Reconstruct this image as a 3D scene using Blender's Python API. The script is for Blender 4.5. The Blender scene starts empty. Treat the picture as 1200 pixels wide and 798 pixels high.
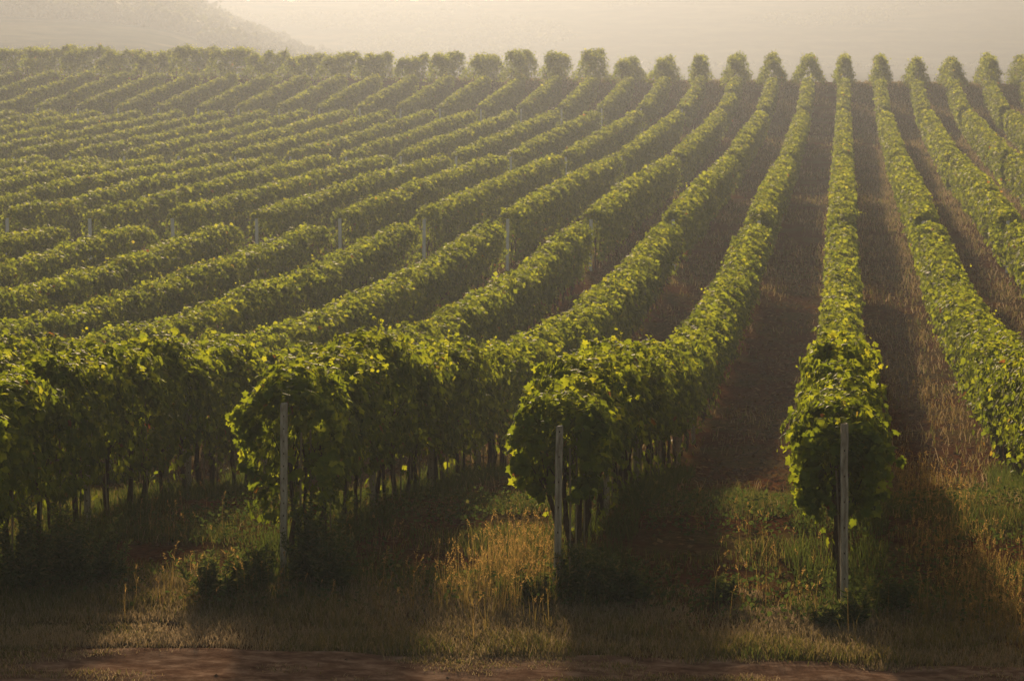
import bpy, math
import numpy as np
rng = np.random.default_rng(7)
R = math.radians
# ------------------------------------------------------------------ camera, world, sun, exposure
F = 3333.0                       # focal length in pixels of a 1200 px wide frame (100 mm)
YH = 40.0
PITCH = math.atan((399 - YH) / F)
D0 = 30.4                        # distance of the first trellis posts
SC = bpy.context.scene
def _topz(t, y, H):              # height of a point seen at row y of the photo at distance t*D0
    k = (y - 399) / F
    c, s = math.cos(PITCH), math.sin(PITCH)
    Y = t * D0
    return H - Y * (s + k * c) / (c - k * s)
CAMH = -_topz(0.97, 715, 0.0)
cam = bpy.data.cameras.new('camera')
cam_o = bpy.data.objects.new('camera', cam)
SC.collection.objects.link(cam_o)
cam_o.location = (0, 0, CAMH)
cam_o.rotation_euler = (math.pi / 2 - PITCH, 0, 0)
cam.sensor_width = 36; cam.lens = 36 * F / 1200
cam.clip_start = 0.5; cam.clip_end = 6000
cam.dof.use_dof = True; cam.dof.focus_distance = 33; cam.dof.aperture_fstop = 6.3
SC.camera = cam_o
SUN_EL, SUN_AZ = 11.5, -3.4      # azimuth from +Y, negative = left
w = bpy.data.worlds.new('World'); SC.world = w; w.use_nodes = True
nt = w.node_tree; nt.nodes.clear()
bg = nt.nodes.new('ShaderNodeBackground'); out = nt.nodes.new('ShaderNodeOutputWorld')
sky = nt.nodes.new('ShaderNodeTexSky'); sky.sky_type = 'NISHITA'; sky.sun_disc = False
sky.sun_elevation = R(SUN_EL); sky.sun_rotation = R(SUN_AZ)
sky.air_density = 1.0; sky.dust_density = 4.0; sky.ozone_density = 0.6
wm = nt.nodes.new('ShaderNodeMixRGB'); wm.blend_type = 'MULTIPLY'; wm.inputs[0].default_value = 1.0; wm.inputs[2].default_value = (1.0, .84, .62, 1)   # warm evening air
nt.links.new(sky.outputs[0], wm.inputs[1]); nt.links.new(wm.outputs[0], bg.inputs[0]); nt.links.new(bg.outputs[0], out.inputs[0])
bg.inputs[1].default_value = 0.085
sl = bpy.data.lights.new('sun', 'SUN'); so = bpy.data.objects.new('sun', sl); SC.collection.objects.link(so)
sl.energy = 5.0; sl.angle = R(2.0); sl.color = (1.0, 0.76, 0.47)
so.rotation_euler = (R(90 - SUN_EL), 0, R(180 - SUN_AZ) + 0)
# sun lamp shines along its local -Z; it must travel from the sun (ahead, left) towards the camera
import mathutils
sd = mathutils.Vector((math.sin(R(SUN_AZ)) * math.cos(R(SUN_EL)), math.cos(R(SUN_AZ)) * math.cos(R(SUN_EL)), math.sin(R(SUN_EL))))
so.rotation_euler = sd.to_track_quat('Z', 'Y').to_euler()
so.location = (0, 100, 200)
SC.view_settings.view_transform = 'Standard'; SC.view_settings.look = 'None'
SC.view_settings.gamma = 1; SC.view_settings.use_curve_mapping = False
SC.view_settings.exposure = 0.85
SC.cycles.use_denoising = True
SC.cycles.max_bounces = 7; SC.cycles.diffuse_bounces = 3; SC.cycles.transmission_bounces = 4
SC.cycles.volume_bounces = 1; SC.cycles.transparent_max_bounces = 6
SC.cycles.caustics_reflective = False; SC.cycles.caustics_refractive = False
HAZE_D = 0.00100; HAZE_G = 0.72; HAZE_C = (0.118, 0.136, 0.178)

# ------------------------------------------------------------------ helpers
def link(o): SC.collection.objects.link(o); return o
def tag(o, label=None, cat=None, group=None, kind=None):
    if label: o['label'] = label
    if cat: o['category'] = cat
    if group: o['group'] = group
    if kind: o['kind'] = kind
    return o
def empty(name, loc, label, cat, group=None):
    o = link(bpy.data.objects.new(name, None)); o.location = loc; o.empty_display_size = 0.2
    return tag(o, label, cat, group)
def raw_mesh(name, V, Fc, mats, tint=None, midx=None, smooth=False):
    """V (n,3); Fc (m,k) one polygon size"""
    V = np.ascontiguousarray(V, dtype=np.float32); Fc = np.ascontiguousarray(Fc, dtype=np.int32)
    me = bpy.data.meshes.new(name)
    m, k = Fc.shape
    me.vertices.add(len(V)); me.vertices.foreach_set('co', V.ravel())
    me.loops.add(m * k); me.loops.foreach_set('vertex_index', Fc.ravel())
    me.polygons.add(m)
    me.polygons.foreach_set('loop_start', np.arange(0, m * k, k, dtype=np.int32))
    me.polygons.foreach_set('use_smooth', np.full(m, smooth))
    for mt in (mats if isinstance(mats, (list, tuple)) else [mats]): me.materials.append(mt)
    if midx is not None: me.polygons.foreach_set('material_index', np.ascontiguousarray(midx, dtype=np.int32))
    if tint is not None:
        a = me.attributes.new('tint', 'FLOAT', 'FACE'); a.data.foreach_set('value', np.ascontiguousarray(tint, dtype=np.float32))
    me.update(calc_edges=True)
    return me
def obj(name, me, parent=None, loc=(0, 0, 0)):
    o = link(bpy.data.objects.new(name, me)); o.location = loc
    if parent: o.parent = parent
    return o
class MB:
    def __init__(s): s.v = []; s.f = []; s.m = []
    def tube(s, pts, rad, n=6, mi=0, cap=True):
        pts = np.array(pts, float); b = len(s.v)
        rad = np.broadcast_to(rad, (len(pts),))
        for i, p in enumerate(pts):
            d = pts[min(i + 1, len(pts) - 1)] - pts[max(i - 1, 0)]; d /= np.linalg.norm(d) + 1e-9
            a = np.cross(d, (0, 1, 0.01) if abs(d[1]) < .9 else (1, 0, 0)); a /= np.linalg.norm(a); c = np.cross(d, a)
            for j in range(n):
                t = 2 * math.pi * j / n
                s.v.append(p + rad[i] * (a * math.cos(t) + c * math.sin(t)))
        for i in range(len(pts) - 1):
            for j in range(n):
                k = (j + 1) % n
                s.f.append((b + i * n + j, b + i * n + k, b + (i + 1) * n + k, b + (i + 1) * n + j)); s.m.append(mi)
        if cap:
            e = b + (len(pts) - 1) * n
            s.f.append(tuple(e + j for j in range(n))); s.m.append(mi)
            s.f.append(tuple(b + j for j in reversed(range(n)))); s.m.append(mi)
    def box(s, x0, x1, y0, y1, z0, z1, mi=0):
        b = len(s.v)
        s.v += [np.array(p, float) for p in ((x0, y0, z0), (x1, y0, z0), (x1, y1, z0), (x0, y1, z0), (x0, y0, z1), (x1, y0, z1), (x1, y1, z1), (x0, y1, z1))]
        for q in ((0, 3, 2, 1), (4, 5, 6, 7), (0, 1, 5, 4), (1, 2, 6, 5), (2, 3, 7, 6), (3, 0, 4, 7)):
            s.f.append(tuple(b + i for i in q)); s.m.append(mi)
    def mesh(s, name, mats, smooth=False):
        me = bpy.data.meshes.new(name); me.from_pydata([tuple(v) for v in s.v], [], s.f)
        for mt in (mats if isinstance(mats, (list, tuple)) else [mats]): me.materials.append(mt)
        me.polygons.foreach_set('material_index', s.m); me.polygons.foreach_set('use_smooth', [smooth] * len(s.f)); me.update()
        return me
def fbm(x, y, seed, octaves=4, base=1.0):
    """cheap value noise, vectorised"""
    r = np.zeros_like(x, dtype=float); amp = 1.0; tot = 0
    for o in range(octaves):
        fx = x * base * 2 ** o + 17.3 * seed + o * 5.1; fy = y * base * 2 ** o - 9.7 * seed + o * 3.3
        ix = np.floor(fx).astype(np.int64); iy = np.floor(fy).astype(np.int64); ux = fx - ix; uy = fy - iy
        ux = ux * ux * (3 - 2 * ux); uy = uy * uy * (3 - 2 * uy)
        def h(a, b):
            n = (a * 374761393 + b * 668265263 + seed * 974711) & 0x7fffffff
            n = ((n ^ (n >> 13)) * 1274126177) & 0x7fffffff
            return ((n ^ (n >> 16)) & 0xffff) / 65535.0
        v = (h(ix, iy) * (1 - ux) + h(ix + 1, iy) * ux) * (1 - uy) + (h(ix, iy + 1) * (1 - ux) + h(ix + 1, iy + 1) * ux) * uy
        r += amp * (v - .5) * 2; tot += amp; amp *= .5
    return r / tot

# ------------------------------------------------------------------ materials
def mat(name):
    m = bpy.data.materials.new(name); m.use_nodes = True; m.node_tree.nodes.clear()
    return m, m.node_tree.nodes, m.node_tree.links
def N(nodes, t, **kw):
    n = nodes.new(t)
    for k, v in kw.items():
        if k.startswith('_'): setattr(n, k[1:], v)
        else: n.inputs[k.replace('__', ' ')].default_value = v
    return n
def ramp(nodes, stops):
    r = nodes.new('ShaderNodeValToRGB'); e = r.color_ramp.elements
    while len(e) > 1: e.remove(e[-1])
    e[0].position = stops[0][0]; e[0].color = (*stops[0][1], 1)
    for p, c in stops[1:]: x = e.new(p); x.color = (*c, 1)
    return r
def leaf_mat(name, refl, trans, tfac=0.45, rough=.5, spec=.25):
    m, n, l = mat(name)
    at = N(n, 'ShaderNodeAttribute', _attribute_name='tint')
    a = ramp(n, refl); b = ramp(n, trans)
    l.new(at.outputs['Fac'], a.inputs[0]); l.new(at.outputs['Fac'], b.inputs[0])
    p = N(n, 'ShaderNodeBsdfPrincipled', Roughness=rough); p.inputs['Specular IOR Level'].default_value = spec
    t = n.new('ShaderNodeBsdfTranslucent'); mx = n.new('ShaderNodeMixShader'); mx.inputs[0].default_value = tfac
    o = n.new('ShaderNodeOutputMaterial')
    l.new(a.outputs[0], p.inputs['Base Color']); l.new(b.outputs[0], t.inputs[0])
    l.new(p.outputs[0], mx.inputs[1]); l.new(t.outputs[0], mx.inputs[2]); l.new(mx.outputs[0], o.inputs[0])
    return m
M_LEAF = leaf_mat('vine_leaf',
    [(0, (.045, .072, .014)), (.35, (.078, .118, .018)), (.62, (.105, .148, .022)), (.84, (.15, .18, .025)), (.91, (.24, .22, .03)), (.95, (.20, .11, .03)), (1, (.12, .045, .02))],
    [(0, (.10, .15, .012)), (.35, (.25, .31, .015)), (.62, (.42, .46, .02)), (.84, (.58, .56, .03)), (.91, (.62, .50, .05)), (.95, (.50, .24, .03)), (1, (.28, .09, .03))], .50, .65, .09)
M_GRASS = leaf_mat('grass_blade',
    [(0, (.035, .05, .014)), (.3, (.06, .075, .02)), (.55, (.12, .11, .035)), (.8, (.25, .19, .115)), (1, (.34, .26, .17))],
    [(0, (.08, .12, .02)), (.3, (.14, .16, .03)), (.55, (.24, .18, .05)), (.8, (.28, .205, .11)), (1, (.36, .27, .16))], .38, .9, .0)
M_GOLD = leaf_mat('seed_head_grass',
    [(0, (.06, .07, .02)), (.5, (.17, .12, .045)), (1, (.32, .21, .09))],
    [(0, (.10, .11, .02)), (.5, (.28, .19, .055)), (1, (.50, .31, .10))], .5, .9, .0)
M_WEED = leaf_mat('weed_leaf',
    [(0, (.035, .055, .02)), (.6, (.075, .10, .035)), (1, (.15, .14, .06))],
    [(0, (.06, .10, .02)), (.6, (.12, .16, .03)), (1, (.26, .22, .06))], .35, .8, .0)
M_WOODS = leaf_mat('woodland_leaf', [(0, (.035, .045, .02)), (1, (.09, .10, .035))], [(0, (.07, .09, .03)), (1, (.15, .16, .04))], .3, .7, .1)
def noise_mat(name, stops, scale=8, detail=8, rough=.9, bump=.3, bscale=40, coords='Object', stretch=(1, 1, 1), bdist=.02, spec=0.0):
    m, n, l = mat(name)
    tc = n.new('ShaderNodeTexCoord'); mp = n.new('ShaderNodeMapping'); mp.inputs['Scale'].default_value = stretch
    l.new(tc.outputs[coords], mp.inputs[0])
    a = N(n, 'ShaderNodeTexNoise', Scale=scale, Detail=detail, Roughness=.65); b = N(n, 'ShaderNodeTexNoise', Scale=bscale, Detail=6)
    l.new(mp.outputs[0], a.inputs['Vector']); l.new(mp.outputs[0], b.inputs['Vector'])
    r = ramp(n, stops); l.new(a.outputs['Fac'], r.inputs[0])
    bp = N(n, 'ShaderNodeBump', Strength=bump, Distance=bdist); l.new(b.outputs['Fac'], bp.inputs['Height'])
    p = N(n, 'ShaderNodeBsdfPrincipled', Roughness=rough); o = n.new('ShaderNodeOutputMaterial')
    p.inputs['Specular IOR Level'].default_value = spec
    l.new(r.outputs[0], p.inputs['Base Color']); l.new(bp.outputs[0], p.inputs['Normal']); l.new(p.outputs[0], o.inputs[0])
    return m
M_BARK = noise_mat('vine_bark', [(.3, (.035, .022, .014)), (.6, (.10, .065, .04)), (.75, (.16, .11, .07))], 12, stretch=(3, 3, .6), bump=.8, bscale=60)
M_STAKE = noise_mat('stake_wood', [(.3, (.20, .15, .10)), (.7, (.38, .31, .22))], 14, stretch=(3, 3, .4), bump=.3)
M_POST = noise_mat('weathered_post', [(.28, (.22, .175, .13)), (.5, (.42, .35, .27)), (.72, (.62, .54, .43))], 9, stretch=(5, 5, .9), bump=.45, bscale=70, rough=.75, spec=.2)
M_HOLE = noise_mat('post_hole_shade', [(.3, (.05, .035, .025)), (.7, (.13, .09, .06))], 20)  # dark colour stands for the shade inside the punched holes
M_WIRE = noise_mat('trellis_wire', [(.3, (.10, .09, .08)), (.7, (.22, .2, .18))], 20, rough=.5)
M_CLOD = noise_mat('dry_clod', [(.3, (.09, .052, .034)), (.7, (.21, .135, .09))], 20, bump=.6)
M_CANE = noise_mat('dry_cane', [(.3, (.42, .30, .12)), (.7, (.6, .45, .2))], 20)
# ground: reddish soil, dry grass and green growth in patches (position-based, along the rows)
A_ROW = math.atan(390 * math.cos(PITCH) / F)       # rows run this much right of the camera axis
UX, UY = math.sin(A_ROW), math.cos(A_ROW)
SP = 3.0                                           # lateral step between rows, measured across the view
M_GROUND, n, l = mat('vineyard_soil')
tc = n.new('ShaderNodeTexCoord'); mp = n.new('ShaderNodeMapping'); mp.inputs['Rotation'].default_value = (0, 0, A_ROW); mp.inputs['Scale'].default_value = (1, .35, 1)
l.new(tc.outputs['Object'], mp.inputs[0])
n1 = N(n, 'ShaderNodeTexNoise', Scale=1.1, Detail=9, Roughness=.7); l.new(mp.outputs[0], n1.inputs['Vector'])
n2 = N(n, 'ShaderNodeTexNoise', Scale=9, Detail=8, Roughness=.7); l.new(tc.outputs['Object'], n2.inputs['Vector'])
n3 = N(n, 'ShaderNodeTexNoise', Scale=.35, Detail=7); l.new(tc.outputs['Object'], n3.inputs['Vector'])
soil = ramp(n, [(.3, (.045, .018, .009)), (.5, (.09, .038, .019)), (.72, (.14, .066, .034))]); l.new(n2.outputs['Fac'], soil.inputs[0])
dry = ramp(n, [(.3, (.05, .04, .016)), (.55, (.10, .07, .03)), (.75, (.18, .125, .055))]); l.new(n2.outputs['Fac'], dry.inputs[0])
ad = N(n, 'ShaderNodeMath', _operation='ADD'); l.new(n1.outputs['Fac'], ad.inputs[0]); l.new(n3.outputs['Fac'], ad.inputs[1])
mk = N(n, 'ShaderNodeMapRange'); mk.inputs['From Min'].default_value = .94; mk.inputs['From Max'].default_value = 1.10; l.new(ad.outputs[0], mk.inputs['Value'])
mx = n.new('ShaderNodeMixRGB'); l.new(mk.outputs[0], mx.inputs[0]); l.new(soil.outputs[0], mx.inputs[1]); l.new(dry.outputs[0], mx.inputs[2])
bp = N(n, 'ShaderNodeBump', Strength=.9, Distance=.06); l.new(n2.outputs['Fac'], bp.inputs['Height'])
p = N(n, 'ShaderNodeBsdfPrincipled', Roughness=.95); p.inputs['Specular IOR Level'].default_value = 0; o = n.new('ShaderNodeOutputMaterial')
l.new(mx.outputs[0], p.inputs['Base Color']); l.new(bp.outputs[0], p.inputs['Normal']); l.new(p.outputs[0], o.inputs[0])
M_TRACK = noise_mat('track_dirt', [(.3, (.07, .036, .024)), (.48, (.14, .082, .056)), (.68, (.28, .185, .135))], 5.0, stretch=(.8, 1.2, 1), bump=.8, bscale=38, rough=.95, bdist=.02)
M_HILL = noise_mat('hill_scrub', [(.35, (.02, .028, .014)), (.5, (.05, .055, .028)), (.65, (.11, .10, .05))], .03, rough=1, bump=.2, bscale=.2, bdist=2)

# ------------------------------------------------------------------ terrain
CH = 2.2
kn = [(0.0, 0.0), (.85, 0.0), (.97, 0.0)]
for t, y in ((1.2, 393), (1.35, 406), (1.69, 410), (2.1, 367), (2.8, 297), (3.36, 248), (4.05, 209), (5.1, 177), (5.5, 164), (6.5, 136), (7.0, 124), (7.85, 92)):
    kn.append((t, _topz(t, y, CAMH) - CH))
kn += [(8.08, _topz(8.08, 104, CAMH)), (8.6, _topz(8.6, 97.5, CAMH)), (8.9, _topz(8.6, 97.5, CAMH) - .1), (9.6, -1.2), (11, -5), (14, -8), (16, -8)]
_kt = np.array([k[0] for k in kn]); _kz = np.array([k[1] for k in kn])
_tt = np.linspace(-1, 17, 3601); _zz = np.interp(_tt, _kt, _kz)
_g = np.exp(-.5 * (np.arange(-20, 21) / 9.0) ** 2); _g /= _g.sum()
_zz = np.convolve(np.pad(_zz, 20, 'edge'), _g, 'valid')
def rown(X, Y): return (UX / UY * Y - X) / SP
def ss(a, b, x): u = np.clip((x - a) / (b - a), 0, 1); return u * u * (3 - 2 * u)
def ground(X, Y):
    X = np.asarray(X, float); Y = np.asarray(Y, float)
    t = Y / D0; nn = rown(X, Y)
    z = np.interp(t, _tt, _zz)
    z = z + .11 * np.clip(nn, -3, 2) * ss(.5, .95, t) * (1 - ss(1.0, 1.3, t))
    z = z + .030 * np.clip(nn, -8, 30) * ss(6.6, 8.0, t)
    z = z + .10 * fbm(X, Y, 3, 3, .09) * ss(.95, 1.6, t) + .025 * fbm(X, Y, 5, 3, .8)
    return z
def grid(xs, ys, zf, name, m, smooth=True):
    X, Y = np.meshgrid(xs, ys); Z = zf(X, Y)
    V = np.stack([X, Y, Z], -1).reshape(-1, 3); nx = len(xs)
    i = np.arange(len(ys) - 1)[:, None] * nx + np.arange(nx - 1)[None, :]
    Fc = np.stack([i, i + 1, i + nx + 1, i + nx], -1).reshape(-1, 4)
    return raw_mesh(name, V, Fc, m, smooth=smooth)
# the hills and valley are heights on the same sheet as the vineyard: one ground out to the far ridge
def px2X(x, Y): return (x - 600) / F * Y
def hill_z(X, Y):
    """valley floor and two hills behind the vineyard"""
    xp = 600 + F * X / np.maximum(Y, 1)
    near = _pr(1000, np.interp(xp, [-900, -300, 0, 120, 190, 235, 300, 370, 450, 560, 800, 2200], [-26, -22, -14, -6, 2, 20, 40, 62, 78, 90, 95, 100]))
    far = _pr(1500, np.interp(xp, [-2500, -600, 100, 213, 420, 600, 700, 900, 1200, 2400, 4000], [-12, -8, 0, 1.5, 2, 1, -2, -5, -7, -12, -12]))
    zb = -8.0
    f1 = ss(330, 1000, Y) * (1 - .5 * ss(1030, 1300, Y)); f2 = ss(1050, 1500, Y)
    z1 = zb + np.maximum(near - zb, 0) * f1 + fbm(X, Y, 11, 4, .02) * 1.6 * f1
    z2 = zb + (far - zb) * f2 + fbm(X, Y, 12, 4, .008) * 2.0 * f2 * (1 - ss(1350, 1500, Y) * .7)
    return np.maximum(z1, z2)
def _pr(Y, y): 
    k = (y - 399) / F; c, s = math.cos(PITCH), math.sin(PITCH)
    return CAMH - Y * (s + k * c) / (c - k * s)
xs = np.concatenate([np.linspace(-400, -60, 40), np.arange(-58, 40, .45), np.linspace(42, 300, 30)])
ys = np.concatenate([np.linspace(-60, 20, 20), np.arange(21, 60, .25), np.arange(60, 300, .7), np.linspace(301, 420, 25)])
def soil_z(X, Y):
    nn = rown(X, Y); fr = np.abs(nn - np.round(nn))     # slight bank under each row, worn centre line
    return ground(X, Y) + np.where((Y > 32), .05 * np.exp(-(fr / .18) ** 2), 0) + .02 * fbm(X, Y, 8, 2, 2.2)
g = obj('ground', grid(xs, ys, soil_z, 'ground', M_GROUND)); tag(g, kind='structure')
hx = np.concatenate([np.linspace(-3000, -620, 60), np.linspace(-600, 640, 200), np.linspace(660, 3000, 60)])
hy = np.concatenate([np.linspace(405, 1100, 130), np.linspace(1110, 1520, 60), np.linspace(1550, 2100, 12)])
hl = obj('hills', grid(hx, hy, lambda X, Y: hill_z(X, Y) - np.where(Y < 420, 1.0, 0), 'hills', M_HILL)); tag(hl, kind='structure')
# track across the foreground
tx = np.arange(-45, 45, .2)
def track_edge(X): return 26.85 + .03 * X + .22 * fbm(X, X * 0, 21, 4, .35)
rows_ = np.linspace(0, 1, 26)
X, U = np.meshgrid(tx, rows_); Y = 23.0 + (track_edge(X) - 23.0) * U
edge = np.minimum(U, 1 - U) * 26
Z = ground(X, Y) + .02 * fbm(X, Y, 8, 2, 2.2) + .028 * np.clip(edge, 0, 1) - .012 * (1 - np.clip(edge, 0, 1)) + .022 * fbm(X, Y * 2, 22, 4, 1.4) * np.clip(edge, 0, 1)
i = np.arange(len(rows_) - 1)[:, None] * len(tx) + np.arange(len(tx) - 1)[None, :]
tr = obj('dirt_track', raw_mesh('dirt_track', np.stack([X, Y, Z], -1).reshape(-1, 3), np.stack([i, i + 1, i + len(tx) + 1, i + len(tx)], -1).reshape(-1, 4), M_TRACK, smooth=True)); tag(tr, kind='structure')

# haze: one box of even air round everything
hb = MB(); hb.box(-3100, 3100, -80, 2200, -14, 40)
m, n, l = mat('haze_air'); pv = n.new('ShaderNodeVolumePrincipled'); o = n.new('ShaderNodeOutputMaterial')
pv.inputs['Color'].default_value = (*HAZE_C, 1); pv.inputs['Density'].default_value = HAZE_D; pv.inputs['Anisotropy'].default_value = HAZE_G
l.new(pv.outputs[0], o.inputs['Volume'])
hz = obj('haze', hb.mesh('haze', m)); tag(hz, kind='stuff', label='warm golden haze filling the air over the vineyard and the hills')

# ------------------------------------------------------------------ leaves
_o = [(.0, .02), (.2, -.14), (.47, .02), (.40, .24), (.58, .52), (.26, .60), (0, 1.0)]
LEAF_HI = np.array([(0, .36)] + _o + [(-x, y) for x, y in _o[-2:0:-1]])
def _leafz(P): return -.22 * np.abs(P[:, 0]) - .28 * P[:, 1] ** 2 + .05
LEAF_HI3 = np.column_stack([LEAF_HI, _leafz(LEAF_HI)])
nh = len(LEAF_HI) - 1
TRI_HI = np.array([(0, 1 + i, 1 + (i + 1) % nh) for i in range(nh)])
P = np.array([(0, 0), (.5, .2), (.36, .72), (0, 1.0), (-.36, .72), (-.5, .2)]); LEAF_MD3 = np.column_stack([P, _leafz(P)])
TRI_MD = np.array([(0, 1, 2), (0, 2, 3), (0, 3, 4), (0, 4, 5)])
P = np.array([(0, 0), (.5, .45), (0, 1.0), (-.5, .45)]); LEAF_LO3 = np.column_stack([P, _leafz(P)])
TRI_LO = np.array([(0, 1, 2), (0, 2, 3)])
def norm(v): return v / (np.linalg.norm(v, axis=1, keepdims=True) + 1e-9)
def place(shape, tris, pos, nrm, tip, size, tint):
    """leaf copies as raw arrays"""
    nrm = norm(nrm); tip = norm(tip - nrm * np.sum(tip * nrm, 1, keepdims=True)); sx = np.cross(tip, nrm)
    S = shape[None] * size[:, None, None]
    V = pos[:, None] + S[..., 0:1] * sx[:, None] + S[..., 1:2] * tip[:, None] + S[..., 2:3] * nrm[:, None]
    k = len(shape); Fc = tris[None] + (np.arange(len(pos)) * k)[:, None, None]
    return V.reshape(-1, 3), Fc.reshape(-1, 3), np.repeat(tint, len(tris))
def join(parts):
    Vs, Fs, Ts = [], [], []; b = 0
    for V, Fc, T in parts:
        Vs.append(V); Fs.append(Fc + b); Ts.append(T); b += len(V)
    return np.concatenate(Vs), np.concatenate(Fs), np.concatenate(Ts)
def n1d(s, step, seed):
    r = np.random.default_rng(seed); k = r.uniform(-1, 1, int(400 / step) + 8)
    u = (s % 390) / step + 1; i = u.astype(int); f = u - i; f = f * f * (3 - 2 * f)
    return k[i] * (1 - f) + k[i + 1] * f

def canopy(rowf, y0, y1, seed, hgt=CH, wid=.46, bottom=.72, wilder=0.0, endbulge=0.0, dens=1.0, lod=None, shoots=None, peak=0.0):
    """leaf mass of one stretch of row. rowf(Y)->X of the row line; Y from y0 to y1"""
    r = np.random.default_rng(seed)
    parts = []
    # distance bands: far leaves are laid as larger leaf sprays
    edges = [e for e in (y0, 45, 62, 84, 110, 150, 190, y1) if y0 <= e <= y1]; edges = sorted(set(edges))
    for a, b in zip(edges[:-1], edges[1:]):
        if b - a < .01: continue
        ym = (a + b) / 2
        if ym < 45: lf, per, shp, tri = .092, 1450, LEAF_HI3, TRI_HI
        elif ym < 62: lf, per, shp, tri = .098, 1080, LEAF_MD3, TRI_MD
        elif ym < 84: lf, per, shp, tri = .122, 780, LEAF_LO3, TRI_LO
        elif ym < 110: lf, per, shp, tri = .135, 600, LEAF_LO3, TRI_LO
        elif ym < 150: lf, per, shp, tri = .150, 500, LEAF_LO3, TRI_LO
        elif ym < 190: lf, per, shp, tri = .170, 420, LEAF_LO3, TRI_LO
        else: lf, per, shp, tri = .185, 380, LEAF_LO3, TRI_LO
        n = int((b - a) * per * dens)
        cs = 9 if ym < 84 else 5
        s = np.repeat(r.uniform(a, b, n // cs + 1), cs)[:n]; s = np.clip(s + r.normal(size=n) * .07, a, b)
        rep = lambda v: np.repeat(v, cs)[:n]
        c_side = rep(np.where(r.random(n // cs + 1) < .5, -1.0, 1.0)); c_h = rep(r.random(n // cs + 1)); c_off = rep(r.normal(size=n // cs + 1)) * .055; c_top = rep(r.random(n // cs + 1)); c_u = rep(r.uniform(-1, 1, n // cs + 1)); c_t = rep(r.normal(size=n // cs + 1))
        # plant rhythm: fewer leaves in thin spots
        thin = n1d(s, .9, seed + 5)
        kp = (thin > -.72) | (s - y0 < 5) | (r.random(n) < .55)
        s, c_side, c_h, c_off, c_top, c_u, c_t = (v[kp] for v in (s, c_side, c_h, c_off, c_top, c_u, c_t)); n = len(s)
        top = hgt + .13 * n1d(s, .55, seed + 1) + .10 * n1d(s, 2.3, seed + 2) + .08 * n1d(s, .22, seed + 8) + wilder * n1d(s, 1.3, seed + 9)
        bot = bottom + .14 * n1d(s, .5, seed + 3) + .10 * n1d(s, 2, seed + 4)
        top = top - (ss(1.5, 6, s - y0) if ym < 62 else 1) * 1.1 * np.clip(n1d(s, 1.1, seed + 11) - .78, 0, 1) - .5 * np.clip(n1d(s, 2.9, seed + 12) - .7, 0, 1)
        calm = 1.0 if ym < 62 else .6
        top = hgt + (top - hgt) * calm
        e = np.clip(np.minimum(s - y0, y1 - s) / .7, 0, 1)
        top = top - (1 - e) ** 2 * .22
        reg = r.random(n)
        side = c_side
        strag = (r.random(n) < .07) & (s - y0 > 2.0); bot = np.where(strag, .12 + .3 * r.random(n), bot)
        hh = bot + (top - bot) * np.clip(c_h ** .85 + r.normal(size=n) * .045, 0, 1)
        f = (hh - bot) / (top - bot)
        prof = np.interp(f, [0, .12, .4, .75, .92, 1], [.45, .72, .95, 1.0, .86 - peak * .4, .55 - peak * .4]) * (1 - peak * .45 * f)
        if peak: prof = 1.2 - 1.05 * f ** 1.1
        lump = .16 * fbm(s, hh * 1.3 + side * 40, seed % 97 + 1, 3, 1.7) * (1 if ym < 84 else .6) + .10 * n1d(s, 1.4, seed + 6) * side
        W = wid * prof * (1 + lump * 1.6) + endbulge * np.exp(-(s - y0) / 1.2) * .25
        istop = c_top < .30
        inside = (reg > .80)
        off = side * W * (1 - np.where(inside, r.random(n) * .9, r.random(n) ** 2.2 * .35))
        topw = (.22 if peak else 1) * wid * .92 * (1 + .2 * n1d(s, .7, seed + 7))
        off = off + side * c_off * ~inside
        u = np.clip(c_u + r.normal(size=n) * .12, -1.05, 1.05)
        off = np.where(istop, u * topw, off)
        hh = np.where(istop, top - .16 * u * u - r.random(n) ** 2 * .22 + c_off + .03 * r.normal(size=n), hh)
        cx = rowf(s) / 1.0
        X = cx + off * UY; Y = s - off * UX
        Z = ground(X, Y) * 0 + ground(cx, s) + hh
        pos = np.stack([X, Y, Z], 1)
        outw = np.stack([side * UY, -side * UX, np.zeros(n)], 1)
        rnd = r.normal(size=(n, 3))
        nr_side = outw * 1.0 + np.array([0, 0, .45]) + rnd * .45
        nr_top = np.array([0, 0, 1.0]) + np.stack([u * .5 * UY, -u * .5 * UX, u * 0], 1) + rnd * .50
        nr = np.where(istop[:, None], nr_top, nr_side)
        if peak: pos = pos + r.normal(size=(n, 3)) * .09 + np.stack([fbm(s * 1.4, hh * 2 + side, seed % 71, 2, 1.0) * .5 * UY, s * 0, fbm(s, s * 0, seed % 61, 3, .9) * .35 * (hh / hgt)], 1)
        # leaves on the end of a row face outward along it
        endm = (s - y0 < .35)[:, None] & ~istop[:, None]
        nr = np.where(endm, np.array([-UX, -UY, .4]) + rnd * .5, nr)
        tip = np.where(istop[:, None], rnd[:, [1, 2, 0]] + np.array([0, 0, -.3]), np.array([0, 0, -1.0]) + outw * .35 + rnd[:, [2, 0, 1]] * .45)
        size = lf * (.5 + .8 * r.random(n))
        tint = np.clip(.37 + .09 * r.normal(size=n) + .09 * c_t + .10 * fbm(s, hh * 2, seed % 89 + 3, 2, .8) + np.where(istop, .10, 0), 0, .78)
        q = r.random(n)
        tint = np.where(q < .0015, r.uniform(.86, .93, n), tint)
        low = (f < .35) & ~istop
        tint = np.where((q > .997) | (low & (q > .975)), r.uniform(.92, 1.0, n), tint)
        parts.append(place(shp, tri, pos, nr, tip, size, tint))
        # shoots standing out of the hedge
        ns = int((b - a) * (1.5 if ym < 45 else 1.0 if ym < 84 else .45))
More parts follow.
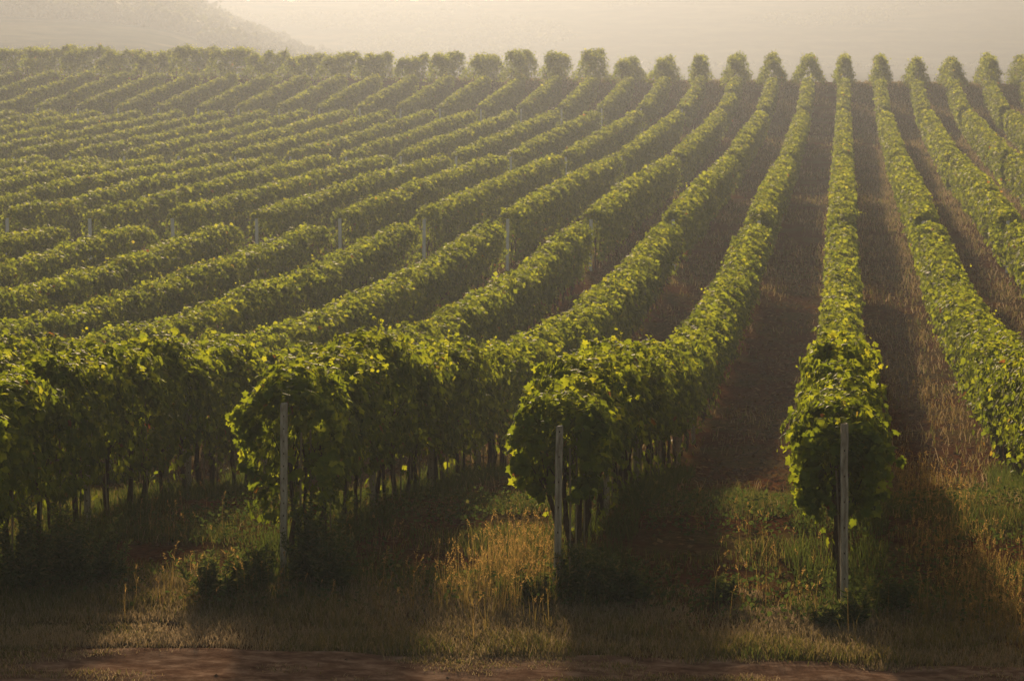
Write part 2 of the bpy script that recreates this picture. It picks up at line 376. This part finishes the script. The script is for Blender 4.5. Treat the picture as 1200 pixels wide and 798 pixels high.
        ss_ = [(r.uniform(a, b), r.uniform(-1, 1), r.uniform(.15, .42), r.uniform(0, 1)) for _ in range(ns)]
        if shoots and a == y0: ss_ += shoots
        for (sy, uu, ln, up) in ss_:
            k = max(3, int(ln / (lf * .42)))
            q = np.linspace(0, 1, k)
            tp = hgt - .1 * abs(uu)
            dirx = uu * (1 - up * .6) + .3 * r.normal(); diry = r.normal() * .5
            rise = .2 + .8 * up
            bx = rowf(sy) + uu * wid * .9 * UY
            px = bx + dirx * ln * q * .8; py = sy + diry * ln * q; pz = float(ground(bx, sy)) + tp - (.05 if up > .35 else r.uniform(.1, .5)) + ln * rise * q - .5 * ln * q * q * (1 - up)
            pos = np.stack([px, py, pz], 1) + r.normal(size=(k, 3)) * .025
            parts.append(place(shp, tri, pos, r.normal(size=(k, 3)) * .7 + [0, 0, .8], r.normal(size=(k, 3)) + [0, 0, -.3], lf * (.95 - .55 * q), np.clip(r.uniform(.35, .6) + .2 * q + .08 * r.normal(size=k), 0, .8)))
    return join(parts)

# ------------------------------------------------------------------ trunks, stakes, posts
def trunk_mesh(i):
    r = np.random.default_rng(100 + i); mb = MB()
    h = r.uniform(.95, 1.15); z = np.linspace(-.08, h, 7)
    wx = np.cumsum(r.normal(size=7) * .022); wy = np.cumsum(r.normal(size=7) * .022); wx -= wx[0]; wy -= wy[0]
    mb.tube(np.stack([wx, wy, z], 1), np.linspace(.034, .020, 7) * r.uniform(.85, 1.2) * (1 + .15 * r.normal(size=7)), 7)
    for sgn in (-1, 1):
        q = np.linspace(0, 1, 4)
        mb.tube(np.stack([wx[-1] + sgn * q * .38 * UX, wy[-1] + sgn * q * .38 * UY, h - .05 + .12 * q + .02 * r.normal(size=4)], 1), np.linspace(.017, .009, 4), 5)
    for k in range(3):       # canes hanging low
        a0 = r.uniform(0, 6.28); q = np.linspace(0, 1, 4); 
        mb.tube(np.stack([wx[-2] + math.cos(a0) * q * .22, wy[-2] + math.sin(a0) * q * .22, h - .2 + .45 * q], 1), np.linspace(.008, .004, 4), 4)
    return mb.mesh('trunk', M_BARK, True)
TRUNKS = [trunk_mesh(i) for i in range(8)]
mb = MB(); mb.tube([(0, 0, -.1), (.006, 0, .7), (0, .004, 1.5)], .011, 5); STAKE = mb.mesh('stake', M_STAKE)
def post_mesh(h, wd=.085, dp=.07, holes=True, groove=False, seed=0):
    mb = MB(); c = .012; r = np.random.default_rng(seed)
    prof = [(-wd / 2 + c, -dp / 2), (-.012, -dp / 2)] + ([(-.008, -dp / 2 + .016), (.008, -dp / 2 + .016)] if groove else []) + [(.012, -dp / 2), (wd / 2 - c, -dp / 2), (wd / 2, -dp / 2 + c), (wd / 2, dp / 2 - c), (wd / 2 - c, dp / 2), (-wd / 2 + c, dp / 2), (-wd / 2, dp / 2 - c), (-wd / 2, -dp / 2 + c)]
    k = len(prof); zs = np.concatenate([[-.45], np.linspace(0, h - .015, 14), [h]])
    wob = r.normal(size=len(zs)) * .0018
    for i, z in enumerate(zs):
        sc = .86 if i == len(zs) - 1 else 1
        for x, y in prof: mb.v.append(np.array([x * sc + wob[i], y * sc + wob[-i - 1], z + (.008 * x / wd if i >= len(zs) - 2 else 0)]))
    for i in range(len(zs) - 1):
        for j in range(k):
            mb.f.append((i * k + j, i * k + (j + 1) % k, (i + 1) * k + (j + 1) % k, (i + 1) * k + j)); mb.m.append(0)
    e = (len(zs) - 1) * k; mb.f.append(tuple(e + j for j in range(k))); mb.m.append(0)
    if holes:
        z = .12
        while z < h - .05:
            x0 = (.0 if not groove else 0) + r.normal() * .001
            mb.box(x0 - .0055, x0 + .0055, -dp / 2 - .004 + (.014 if groove else 0), -dp / 2 + .02, z - .009, z + .009, 1)
            z += .27 if groove else .135
    return mb.mesh('post', [M_POST, M_HOLE])
M_POST_GLINT = noise_mat('post_sky_glint', [(.3, (.66, .64, .60)), (.7, (.85, .83, .79))], 6, rough=.5)  # far posts lightened: sky glint on the metal put into the base colour
POST_MID = [post_mesh(1.8, .075, .06, True, False, 31 + i) for i in range(3)]
POST_FAR = post_mesh(1.9, .115, .06, False, False, 40); POST_FAR.materials[0] = M_POST_GLINT
ORD = ['zeroth', 'first', 'second', 'third', 'fourth', 'fifth', 'sixth', 'seventh', 'eighth', 'ninth', 'tenth', 'eleventh', 'twelfth', 'thirteenth', 'fourteenth', 'fifteenth', 'sixteenth', 'seventeenth', 'eighteenth', 'nineteenth', 'twentieth',
       'twenty-first', 'twenty-second', 'twenty-third', 'twenty-fourth', 'twenty-fifth', 'twenty-sixth', 'twenty-seventh', 'twenty-eighth', 'twenty-ninth']
def where(n):
    return 'in line with the rightmost front post' if n == 0 else f"{ORD[abs(n)]} {'left' if n > 0 else 'right'} of the rightmost front post"

def mkrow(n, y0, y1, sp, blk, label, seed, tstep, **kw):
    rowf = lambda Y: UX / UY * np.asarray(Y, float) - n * sp
    b = empty('vine_row', (float(rowf(y0)), y0, float(ground(rowf(y0), y0))), label, 'vine row', blk)
    V, Fc, T = canopy(rowf, y0, y1, seed, **kw)
    V = V - np.array(b.location)
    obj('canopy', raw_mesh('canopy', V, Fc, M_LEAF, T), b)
    r = np.random.default_rng(seed + 50)
    y = y0 + .35; k = 0
    while y < y1 - .2 and k < 99:
        x = float(rowf(y)); loc = np.array((x + r.normal() * .03, y, float(ground(x, y)))) - np.array(b.location)
        c = obj('trunk', TRUNKS[r.integers(8)], b, tuple(loc)); c.rotation_euler = (r.normal() * .05, r.normal() * .05, r.choice([0, math.pi]) + r.normal() * .1); s = r.uniform(.92, 1.06); c.scale = (s, s, s)
        if y < 52:
            c = obj('stake', STAKE, b, (loc[0] + .05, loc[1] + r.normal() * .03, loc[2])); c.rotation_euler = (r.normal() * .03, r.normal() * .03, 0)
        y += tstep * r.uniform(.9, 1.1); k += 1
    return b, rowf
def wires(b, rowf, y0, y1):
    for h in (.72, 1.25, 1.7):
        mb = MB(); yy = np.arange(y0, y1, 1.2); xx = rowf(yy)
        mb.tube(np.stack([xx, yy, ground(xx, yy) + h], 1) - np.array(b.location), .0035, 4)
        obj('wire', mb.mesh('wire', M_WIRE), b)
def post(mesh, x, y, label, group, lean=(0, 0), rz=0):
    o = obj('trellis_post', mesh, None, (x, y, float(ground(x, y)))); o.rotation_euler = (lean[0], lean[1], rz)
    return tag(o, label, 'post', group)

# block extents: distance (in D0) where each block begins and ends
NEAR_END = {3: .925, 2: 1.0, 1: .985, 0: .965, -1: .95}
B = [(None, 3.21), (3.37, 4.92), (5.1, 6.79), (7.0, 7.85)]
def first_t(n, lo):     # where row n enters the picture, with a margin
    if n > 0: return max(lo, 329 * n / 990 * .96 - .22)
    if n < 0: return max(lo, 329 * -n / 210 * .93 - .35)
    return lo
seed = 1000
# front block
front_lab = {0: 'leafy vine row behind the rightmost front post, its square end facing the viewer',
             1: 'vine row starting at the middle front post, with one low leafy bulge',
             2: 'vine row starting at the leftmost front post, tall dark side with bare trunks below',
             3: 'big dark vine row filling the lower left edge of the photo',
             -1: 'vine row running off the right edge beside the sunlit dry grass'}
for n in range(-2, 11):
    lo = NEAR_END.get(n, .93)
    t0 = first_t(n, lo)
    if t0 > 3.1: continue
    lab = front_lab.get(n) or f"vine row in the front block, {where(n)}"
    sh = {2: [(1.2 * D0, .1, .55, 1.0), (1.19 * D0, .3, .5, .9), (1.22 * D0, -.2, .6, .8)], 1: [(1.13 * D0, -.3, .45, 1.0), (1.16 * D0, .2, .5, .9)],
          0: [(1.1 * D0, .9, .5, .9), (1.12 * D0, 1.0, .5, .5), (1.14 * D0, .8, .4, 1), (.985 * D0, -1.1, .5, .35)]}.get(n)
    b, rowf = mkrow(n, t0 * D0, 3.21 * D0, SP, 'vine rows of the front block', lab, seed, 1.0, hgt=2.08, wid={0: .40, 1: .48}.get(n, .48), bottom={0: 1.08, 1: .85}.get(n, .66), endbulge=.2 if n == 0 else .05, shoots=sh)
    if n in (0, 1, 2, 3, 4): wires(b, rowf, t0 * D0, 2.0 * D0)
    seed += 37
# the three front posts
fp = {2: ('grey front post standing clear of leaves, leftmost of the three in the foreground', 1.88, False, (0, .010), .0),
      1: ('grey grooved front post under a leafy overhang, middle of the three in the foreground', 1.80, True, (.0, .016), .0),
      0: ('grey front post below the leafy row end, rightmost of the three in the foreground', 2.02, True, (.0, -.012), .07)}
for n, (lab, h, gr, lean, dx) in fp.items():
    y = NEAR_END[n] * D0 - .06; x = UX / UY * y - n * SP + dx
    post(post_mesh(h, .076, .065, True, gr, n + 5), x, y, lab, 'front posts', lean)
# posts inside the front rows
for n in (1, 2, 3, 4, 5):
    y = NEAR_END.get(n, 1.0) * D0 + 5.2; k = 1
    while y < 2.0 * D0 and k < 6:
        x = UX / UY * y - n * SP
        if y / D0 > 329 * n / 990:
            nm = {1: 'the row behind the middle front post', 2: 'the row behind the leftmost front post', 3: 'the dark row at lower left', 4: 'the fourth row left of the rightmost front post', 5: 'the fifth row left of the rightmost front post'}[n]
            post(POST_MID[(n + k) % 3], x + .09, y, f"{ORD[k]} post inside {nm}", 'posts inside the front rows', (rng.normal() * .01, rng.normal() * .015)); k += 1
        y += 5.2
# second, third and fourth blocks
bname = ['front', 'second', 'third', 'fourth']
for bi in (1, 2, 3):
    ta, tb = B[bi]
    for n in range(-5, 24):
        t0 = first_t(n, ta)
        if t0 > tb - .25: continue
        b, rowf = mkrow(n, t0 * D0, tb * D0, SP, f'vine rows of the {bname[bi]} block', f"vine row in the {bname[bi]} block, {where(n)}", seed, (1.6, 2.4, 3.0)[bi - 1], wid=.44, bottom=.34, hgt=CH - .05)
        seed += 37
        if t0 <= ta + .001 and -2 <= n:
            y = ta * D0 - .35; x = float(rowf(y)) - .05
            post(POST_FAR, x, y, f"post starting the {bname[bi]} block, {where(n)}", f'posts starting the {bname[bi]} block', (rng.normal() * .01, rng.normal() * .015))
# back block on the crest: bushier, wider set
for n in range(-6, 25):
    b, rowf = mkrow(n, (8.05 + .06 * rng.random()) * D0, 8.6 * D0, 3.19, 'bushy vine rows on the crest', f"bushy vine row on the hazy crest, {where(n)}", seed, 3.0, hgt=2.3 + .2 * rng.normal(), shoots=[(8.1 * D0 + rng.uniform(0, 6), rng.uniform(-.35, .35), rng.uniform(.3, .8), rng.uniform(.75, 1)) for _ in range(14)], wid=float(np.clip(.78 + .18 * rng.normal(), .5, 1.1)), bottom=.3, wilder=.45, endbulge=.2, peak=.8)
    seed += 37

# ------------------------------------------------------------------ ground cover
def blades(pos, h, lean, width, tint, r, segs=2):
    """thin tapered blades as two stacked triangles/quads"""
    n = len(pos); a = r.uniform(0, 2 * math.pi, n)
    side = np.stack([np.cos(a), np.sin(a), np.zeros(n)], 1) * width[:, None]
    b = r.uniform(0, 2 * math.pi, n); ld = np.stack([np.cos(b), np.sin(b), np.zeros(n)], 1) * (lean * h)[:, None]
    up = np.array([0, 0, 1.0]) * h[:, None]
    v = np.stack([pos - side, pos + side, pos + ld * .35 + up * .6 - side * .6, pos + ld * .35 + up * .6 + side * .6, pos + ld + up * (.95 - .25 * lean)[:, None]], 1)
    Fc = np.array([(0, 1, 3), (0, 3, 2), (2, 3, 4)])[None] + (np.arange(n) * 5)[:, None, None]
    return v.reshape(-1, 3), Fc.reshape(-1, 3), np.repeat(tint, 3)
def inview(X, Y, m=1.2):
    return np.abs(X) < (600 / F) * Y + m
r = np.random.default_rng(5)
parts = []
def scatter(n, ya, yb):
    Y = np.sqrt(r.uniform(ya ** 2, yb ** 2, n)); X = r.uniform(-1, 1, n) * (600 / F * Y + 1.2); return X, Y
# mown dry strip between the track and the posts
X, Y = scatter(95000, 26.6, 30.2)
k = (Y > track_edge(X) - .15 + .12 * r.normal(size=len(X))) & (fbm(X, Y, 31, 3, .9) > -.32 + .3 * r.random(len(X)) - .12)
X, Y = X[k], Y[k]; g_ = fbm(X, Y, 32, 3, .5)
parts.append(blades(np.stack([X, Y, ground(X, Y) + .0], 1), r.uniform(.03, .13, len(X)) * (1 + .5 * (g_ > .1)), r.uniform(.2, .9, len(X)), r.uniform(.003, .006, len(X)), np.clip(.72 + .22 * r.normal(size=len(X)) - .55 * g_, 0, 1), r))
# wilder grass from the headland into the aisles
X, Y = scatter(130000, 28.4, 41)
nn = rown(X, Y); cl = fbm(X, Y, 33, 4, .7); k = (cl > -.02 + .4 * (r.random(len(X)) - .5)) & (Y > 28.4 + r.random(len(X)) * 1.2)
X, Y, cl = X[k], Y[k], cl[k]
hg = r.uniform(.04, .17, len(X)) * (1 + 1.3 * np.clip(cl, 0, 1)) * (.55 + .45 * ss(28.5, 30.5, Y))
parts.append(blades(np.stack([X, Y, ground(X, Y)], 1), hg, r.uniform(.1, .8, len(X)), r.uniform(.003, .006, len(X)), np.clip(.30 + .24 * r.normal(size=len(X)) - .2 * cl, 0, 1), r))
# tufts straying over the track
X, Y = scatter(110000, 24.5, 27.6); cl = fbm(X, Y * 1.6, 41, 4, .8); k = cl > .05 + .25 * (r.random(len(X)) - .5) - .25 * ss(26.2, 27.3, Y); X, Y, cl = X[k], Y[k], cl[k]
parts.append(blades(np.stack([X, Y, ground(X, Y) + .01], 1), r.uniform(.015, .08, len(X)), r.uniform(.3, 1.1, len(X)), r.uniform(.003, .006, len(X)), np.clip(.6 + .3 * r.normal(size=len(X)) - .9 * (cl - .3), 0, 1), r))
# broad-leaved low growth in the headland, patchy
X, Y = scatter(26000, 28.3, 38); cl = fbm(X, Y, 42, 4, .55); k = cl > .02 + .2 * (r.random(len(X)) - .5); X, Y, cl = X[k], Y[k], cl[k]; m_ = len(X)
LOWV = place(LEAF_MD3 * [.8, 1, 1], TRI_MD, np.stack([X, Y, ground(X, Y) + r.uniform(.02, .20, m_) * (1 + cl)], 1), r.normal(size=(m_, 3)) * .6 + [0, 0, 1], r.normal(size=(m_, 3)), r.uniform(.02, .06, m_), np.clip(.35 + .25 * r.normal(size=m_), 0, 1))
# rank green growth under the near rows
X, Y = scatter(120000, 28.6, 48); nn = rown(X, Y); fr = np.abs(nn - np.round(nn)); cl = fbm(X, Y, 36, 3, 1.1)
k = (fr < .17 + .08 * cl) & (cl > -.25) & (Y > 28.9 + .4 * cl); X, Y, cl = X[k], Y[k], cl[k]
parts.append(blades(np.stack([X, Y, ground(X, Y)], 1), r.uniform(.10, .36, len(X)) * (1 + .6 * cl), r.uniform(.1, .7, len(X)), r.uniform(.003, .008, len(X)), np.clip(.12 + .14 * r.normal(size=len(X)), 0, 1), r))
# aisles further up
X, Y = scatter(260000, 40, 262)
nn = rown(X, Y); fr = np.abs(nn - np.round(nn)); cl = fbm(X, Y * .5, 34, 4, .5); aisle = np.floor(nn).astype(int)
bias = np.where(aisle == 0, -.28, 0) + .10 + np.where(aisle == -1, .15, 0)
k = (cl + bias > .0 + .5 * (r.random(len(X)) - .5)) & (nn > -5) & (nn < 12)
X, Y, cl = X[k], Y[k], cl[k]
parts.append(blades(np.stack([X, Y, ground(X, Y)], 1), r.uniform(.08, .26, len(X)) * (1 + .003 * Y), r.uniform(.2, .9, len(X)), .00016 * Y * r.uniform(.7, 1.3, len(X)), np.clip(.62 + .24 * r.normal(size=len(X)), 0, 1), r))
X, Y = scatter(200000, 34, 200); nn = rown(X, Y); fr = nn - np.floor(nn); cl = fbm(X, Y * .4, 44, 4, .6)
k = (nn < 0) & (nn > -5) & (np.abs(fr - .22) < .15 + .1 * cl) & (cl > -.15); X, Y, cl = X[k], Y[k], cl[k]
parts.append(blades(np.stack([X, Y, ground(X, Y)], 1), r.uniform(.06, .28, len(X)), r.uniform(.2, .9, len(X)), .00014 * Y * r.uniform(.7, 1.3, len(X)), np.clip(.72 + .2 * r.normal(size=len(X)), 0, 1), r))
V, Fc, T = join(parts)
go = obj('grass', raw_mesh('grass', V, Fc, M_GRASS, T)); tag(go, kind='stuff', label='dry and green grass over the headland and the aisles')
lw = obj('low_weeds', raw_mesh('low_weeds', *LOWV[:2], M_WEED, LOWV[2])); tag(lw, kind='stuff', label='low green weeds spread over the headland')
# golden grass with seed heads
def seedgrass(cx, cy, n, sx, sy, h0, h1):
    X = cx + r.normal(size=n) * sx; Y = cy + r.normal(size=n) * sy; Z = ground(X, Y)
    h = r.uniform(h0, h1, n); a = r.uniform(0, 6.28, n); ln = r.uniform(.1, .4, n)
    ps = [blades(np.stack([X, Y, Z], 1), h, ln * .6, np.full(n, .0022), np.clip(.35 + .2 * r.normal(size=n), 0, 1), r)]
    X2 = np.repeat(X, 5) + r.normal(size=5 * n) * .05; Y2 = np.repeat(Y, 5) + r.normal(size=5 * n) * .05
    ps.append(blades(np.stack([X2, Y2, ground(X2, Y2)], 1), np.repeat(h, 5) * r.uniform(.3, .8, 5 * n), r.uniform(.1, .7, 5 * n), np.full(5 * n, .0035), np.clip(.2 + .25 * r.random(5 * n), 0, 1), r))
    # heads: overlapping bristly scales
    m = 12; q = np.tile(np.linspace(0, 1, m), n); hd = np.repeat(h, m); az = np.repeat(a, m); L = np.repeat(r.uniform(.05, .10, n), m); le = np.repeat(ln, m)
    base = np.stack([np.repeat(X, m) + np.cos(az) * le * .25 * hd, np.repeat(Y, m) + np.sin(az) * le * .25 * hd, np.repeat(Z, m) + hd * .93], 1)
    # heads are attached to their own stalk
    ps.append(stalks(np.stack([X, Y, Z], 1), np.stack([X + np.cos(a) * ln * .25 * h, Y + np.sin(a) * ln * .25 * h, Z + h * .93], 1), .0018, np.full(n, .6)))
    d = norm(np.stack([np.cos(az) * (le + .2), np.sin(az) * (le + .2), np.full(len(az), .9)], 1))
    pos = base + d * (L * q)[:, None]
    ps.append(place(LEAF_LO3 * [.34, 1, 1], TRI_LO, pos, r.normal(size=(len(q), 3)), d + r.normal(size=(len(q), 3)) * .4, .022 + .008 * np.sin(q * 3.14), np.clip(.75 + .2 * r.normal(size=len(q)), 0, 1)))
    return ps
def stalks(p0, p1, wd, tint):
    n = len(p0); a = r.uniform(0, 6.28, n); s = np.stack([np.cos(a), np.sin(a), 0 * a], 1) * wd
    v = np.stack([p0 - s, p0 + s, p1 + s * .5, p1 - s * .5], 1); Fc = np.array([(0, 1, 2), (0, 2, 3)])[None] + (np.arange(n) * 4)[:, None, None]
    return v.reshape(-1, 3), Fc.reshape(-1, 3), np.repeat(tint, 2)
def at(x, t): return ((x - 600) / F * t * D0, t * D0)
ps = []
for (x, t, n, sx, sy) in ((590, .975, 190, .38, .8), (612, 1.03, 150, .22, .8), (545, .96, 60, .45, .5), (1165, .97, 200, .35, .9), (1130, 1.06, 150, .3, 1.2), (1090, 1.25, 120, .3, 2), (905, .98, 26, .45, .7), (880, 1.1, 14, .3, 1), (230, .955, 30, .5, .4), (320, .94, 20, .8, .3), (420, 1.05, 10, .4, .5), (200, 1.1, 16, .3, 1), (1075, 1.5, 60, .25, 4), (1068, 2.2, 90, .35, 8), (1060, 2.8, 60, .35, 8)):
    cx, cy = at(x, t); ps += seedgrass(cx, cy, n, sx, sy, .16, .52)
V, Fc, T = join(ps)
so_ = obj('seed_head_grass', raw_mesh('seed_head_grass', V, Fc, M_GOLD, T)); tag(so_, kind='stuff', label='golden grass with seed heads catching the sun')
# tall weeds by the row ends: each plant a thing
def weed(x, t, h, spread, nst, label, bushy=1.0, sd=0):
    q0 = np.random.default_rng(900 + sd); cx, cy = at(x, t); cz = float(ground(cx, cy)); ps = []
    for _ in range(nst):
        a = q0.uniform(0, 6.28); L = q0.uniform(0, spread); hh = h * q0.uniform(.55, 1.0); k = 16
        q = np.linspace(0, 1, k); bx, by = q0.normal() * .06 + math.cos(a) * L * .35, q0.normal() * .06 + math.sin(a) * L * .35
        P = np.stack([bx + math.cos(a) * L * q ** 1.5 * .7, by + math.sin(a) * L * q ** 1.5 * .7, hh * q], 1)
        ps.append(stalks(P[:-1], P[1:], .0035, np.full(k - 1, .5)))
        m = int(46 * bushy * 1.5); u = q0.uniform(.12, 1, m); pos = np.stack([np.interp(u, q, P[:, i]) for i in range(3)], 1)
        b = q0.uniform(0, 6.28, m); d = np.stack([np.cos(b), np.sin(b), q0.uniform(.2, 1.1, m)], 1)
        ps.append(place(LEAF_MD3 * [.30, 1, 1], TRI_MD, pos, q0.normal(size=(m, 3)) + [0, 0, .7], d, (.105 - .055 * u) * q0.uniform(.7, 1.3, m), np.clip(.4 + .25 * q0.normal(size=m) + .25 * u, 0, 1)))
    V, Fc, T = join(ps)
    o = obj('tall_weed', raw_mesh('tall_weed', V, Fc, M_WEED, T), None, (cx, cy, cz)); tag(o, label, 'weed', 'tall weeds along the row ends')
for i, a in enumerate([
    (20, .965, 1.0, .55, 34, 'tall dark weed at the lower left corner of the photo'),
    (75, .975, .95, .5, 32, 'tall feathery weed right of the corner weed, under the dark row'),
    (115, .985, .60, .3, 14, 'low weed where the dark left row meets the bare soil'),
    (250, .95, .50, .45, 24, 'bushy green weed left of the leftmost front post'),
    (296, .965, .50, .34, 20, 'weed just left of the leftmost front post base'),
    (362, .985, .95, .40, 30, 'tall weed right of the leftmost front post, reaching the leaves'),
    (392, .975, .60, .32, 14, 'small weed between the leftmost front post and its bare trunks'),
    (630, .965, .40, .25, 10, 'low weed left of the middle front post'),
    (685, .975, .62, .42, 28, 'weed just right of the middle front post'),
    (735, .97, .55, .44, 26, 'spreading weed a step right of the middle front post'),
    (1012, .945, .40, .20, 10, 'thin weed just right of the rightmost front post'),
    (978, .94, .26, .2, 8, 'small weed just left of the rightmost front post'),
    (1060, .975, .42, .3, 12, 'dark weed in shade between rightmost front post and sunlit dry grass'),
    (850, .98, .32, .35, 10, 'low weed in the dark aisle left of the rightmost front post')]):
    weed(*a, sd=i)
# fallen leaves
m_ = 30000; X, Y = scatter(m_, 28.6, 110)
lt = place(LEAF_LO3, TRI_LO, np.stack([X, Y, ground(X, Y) + .035 + .02 * r.random(m_)], 1), r.normal(size=(m_, 3)) * .35 + [0, 0, 1], r.normal(size=(m_, 3)), r.uniform(.05, .10, m_) * (1 + .006 * Y), np.clip(.72 + .2 * r.normal(size=m_), 0, 1))
M_LITTER = leaf_mat('fallen_leaf', [(0, (.05, .03, .015)), (.6, (.12, .07, .035)), (1, (.24, .15, .07))], [(0, (.05, .03, .01)), (1, (.25, .14, .05))], .2, .9, 0)
lo = obj('leaf_litter', raw_mesh('leaf_litter', *lt[:2], M_LITTER, lt[2])); tag(lo, kind='stuff', label='dry fallen leaves scattered between the rows')
# clods and stones on the track and under the rows
base = np.array([(1, 0, 0), (0, 1, 0), (-1, 0, 0), (0, -1, 0), (0, 0, .7), (0, 0, -.5)]); tf = np.array([(0, 1, 4), (1, 2, 4), (2, 3, 4), (3, 0, 4), (1, 0, 5), (2, 1, 5), (3, 2, 5), (0, 3, 5)])
n = 16000; X, Y = scatter(n, 24.5, 75); sz = r.uniform(.006, .03, n) * (1 + .02 * np.clip(Y - 32, 0, 50)) * (1 + (r.random(n) > .95) * 1.2)
V = (base[None] * sz[:, None, None] * r.uniform(.6, 1.3, (n, 6, 3))) + np.stack([X, Y, ground(X, Y) + .01], 1)[:, None]
co = obj('soil_clods', raw_mesh('soil_clods', V.reshape(-1, 3), (tf[None] + (np.arange(n) * 6)[:, None, None]).reshape(-1, 3), M_CLOD)); tag(co, kind='stuff', label='small clods and pebbles on the soil and the track')
# loose bright cane sticking out of the second row
mb = MB(); x0, y0_ = at(598, 1.93); x1, y1_ = at(641, 1.90); zg = float(ground(x0, y0_))
mb.tube([(0, 0, .0), ((x1 - x0) * .5, 0, .12), (x1 - x0, y1_ - y0_, .34)], [.012, .010, .006], 5)
c = obj('bent_cane', mb.mesh('bent_cane', M_CANE), None, (x0, y0_, zg + .12)); tag(c, 'bright dry cane slanting out low beside the row behind the leftmost front post', 'cane')

# ------------------------------------------------------------------ woods on the hazy hill
r = np.random.default_rng(77); ps = []
ntree = 1500
for i in range(ntree):
    Y = r.uniform(720, 1060); xp = r.uniform(-80, 205) if i % 5 else 200 + 260 * r.random() ** 2
    X = px2X(xp, Y); Z = float(hill_z(np.array(X), np.array(Y))); rad = r.uniform(1.6, 4.4) * (1 if xp < 215 else max(.3, 1 - (xp - 215) / 200)) * (1.4 if r.random() < .05 else 1); m = 70
    d = norm(r.normal(size=(m, 3))); d[:, 2] = np.abs(d[:, 2]) * 1.1
    lobe = 1 + .3 * np.sin(d[:, 0] * 5 + i) * np.cos(d[:, 1] * 4 + i * 2)
    pos = np.array([X, Y, Z + rad * .3]) + d * rad * (r.uniform(.7, 1.05, m) * lobe)[:, None]
    ps.append(place(LEAF_LO3 * [1.3, 1, 1], TRI_LO, pos, d + r.normal(size=(m, 3)) * .5, r.normal(size=(m, 3)), r.uniform(1.0, 2.0, m), np.clip(.4 + .25 * r.normal(size=m) + .2 * r.normal(), 0, 1)))
for i in range(2600):          # scattered scrub and thickets on the far slope
    Y = r.uniform(1080, 1495); xp = r.uniform(-60, 1260); X = px2X(xp, Y)
    if fbm(np.array([X]), np.array([Y]), 51, 3, .012)[0] < .02: continue
    Z = float(hill_z(np.array(X), np.array(Y))); rad = r.uniform(1.0, 2.8); m = 16; d = norm(r.normal(size=(m, 3))); d[:, 2] = np.abs(d[:, 2])
    ps.append(place(LEAF_LO3 * [1.3, 1, 1], TRI_LO, np.array([X, Y, Z]) + d * rad * [1.7, 1.7, .8], d + r.normal(size=(m, 3)) * .5, r.normal(size=(m, 3)), r.uniform(1.2, 2.2, m), np.clip(.4 + .25 * r.normal(size=m), 0, 1)))
V, Fc, T = join(ps)
wo = obj('woodland', raw_mesh('woodland', V, Fc, M_WOODS, T)); tag(wo, kind='stuff', label='hazy woodland and scrub over the far hills')
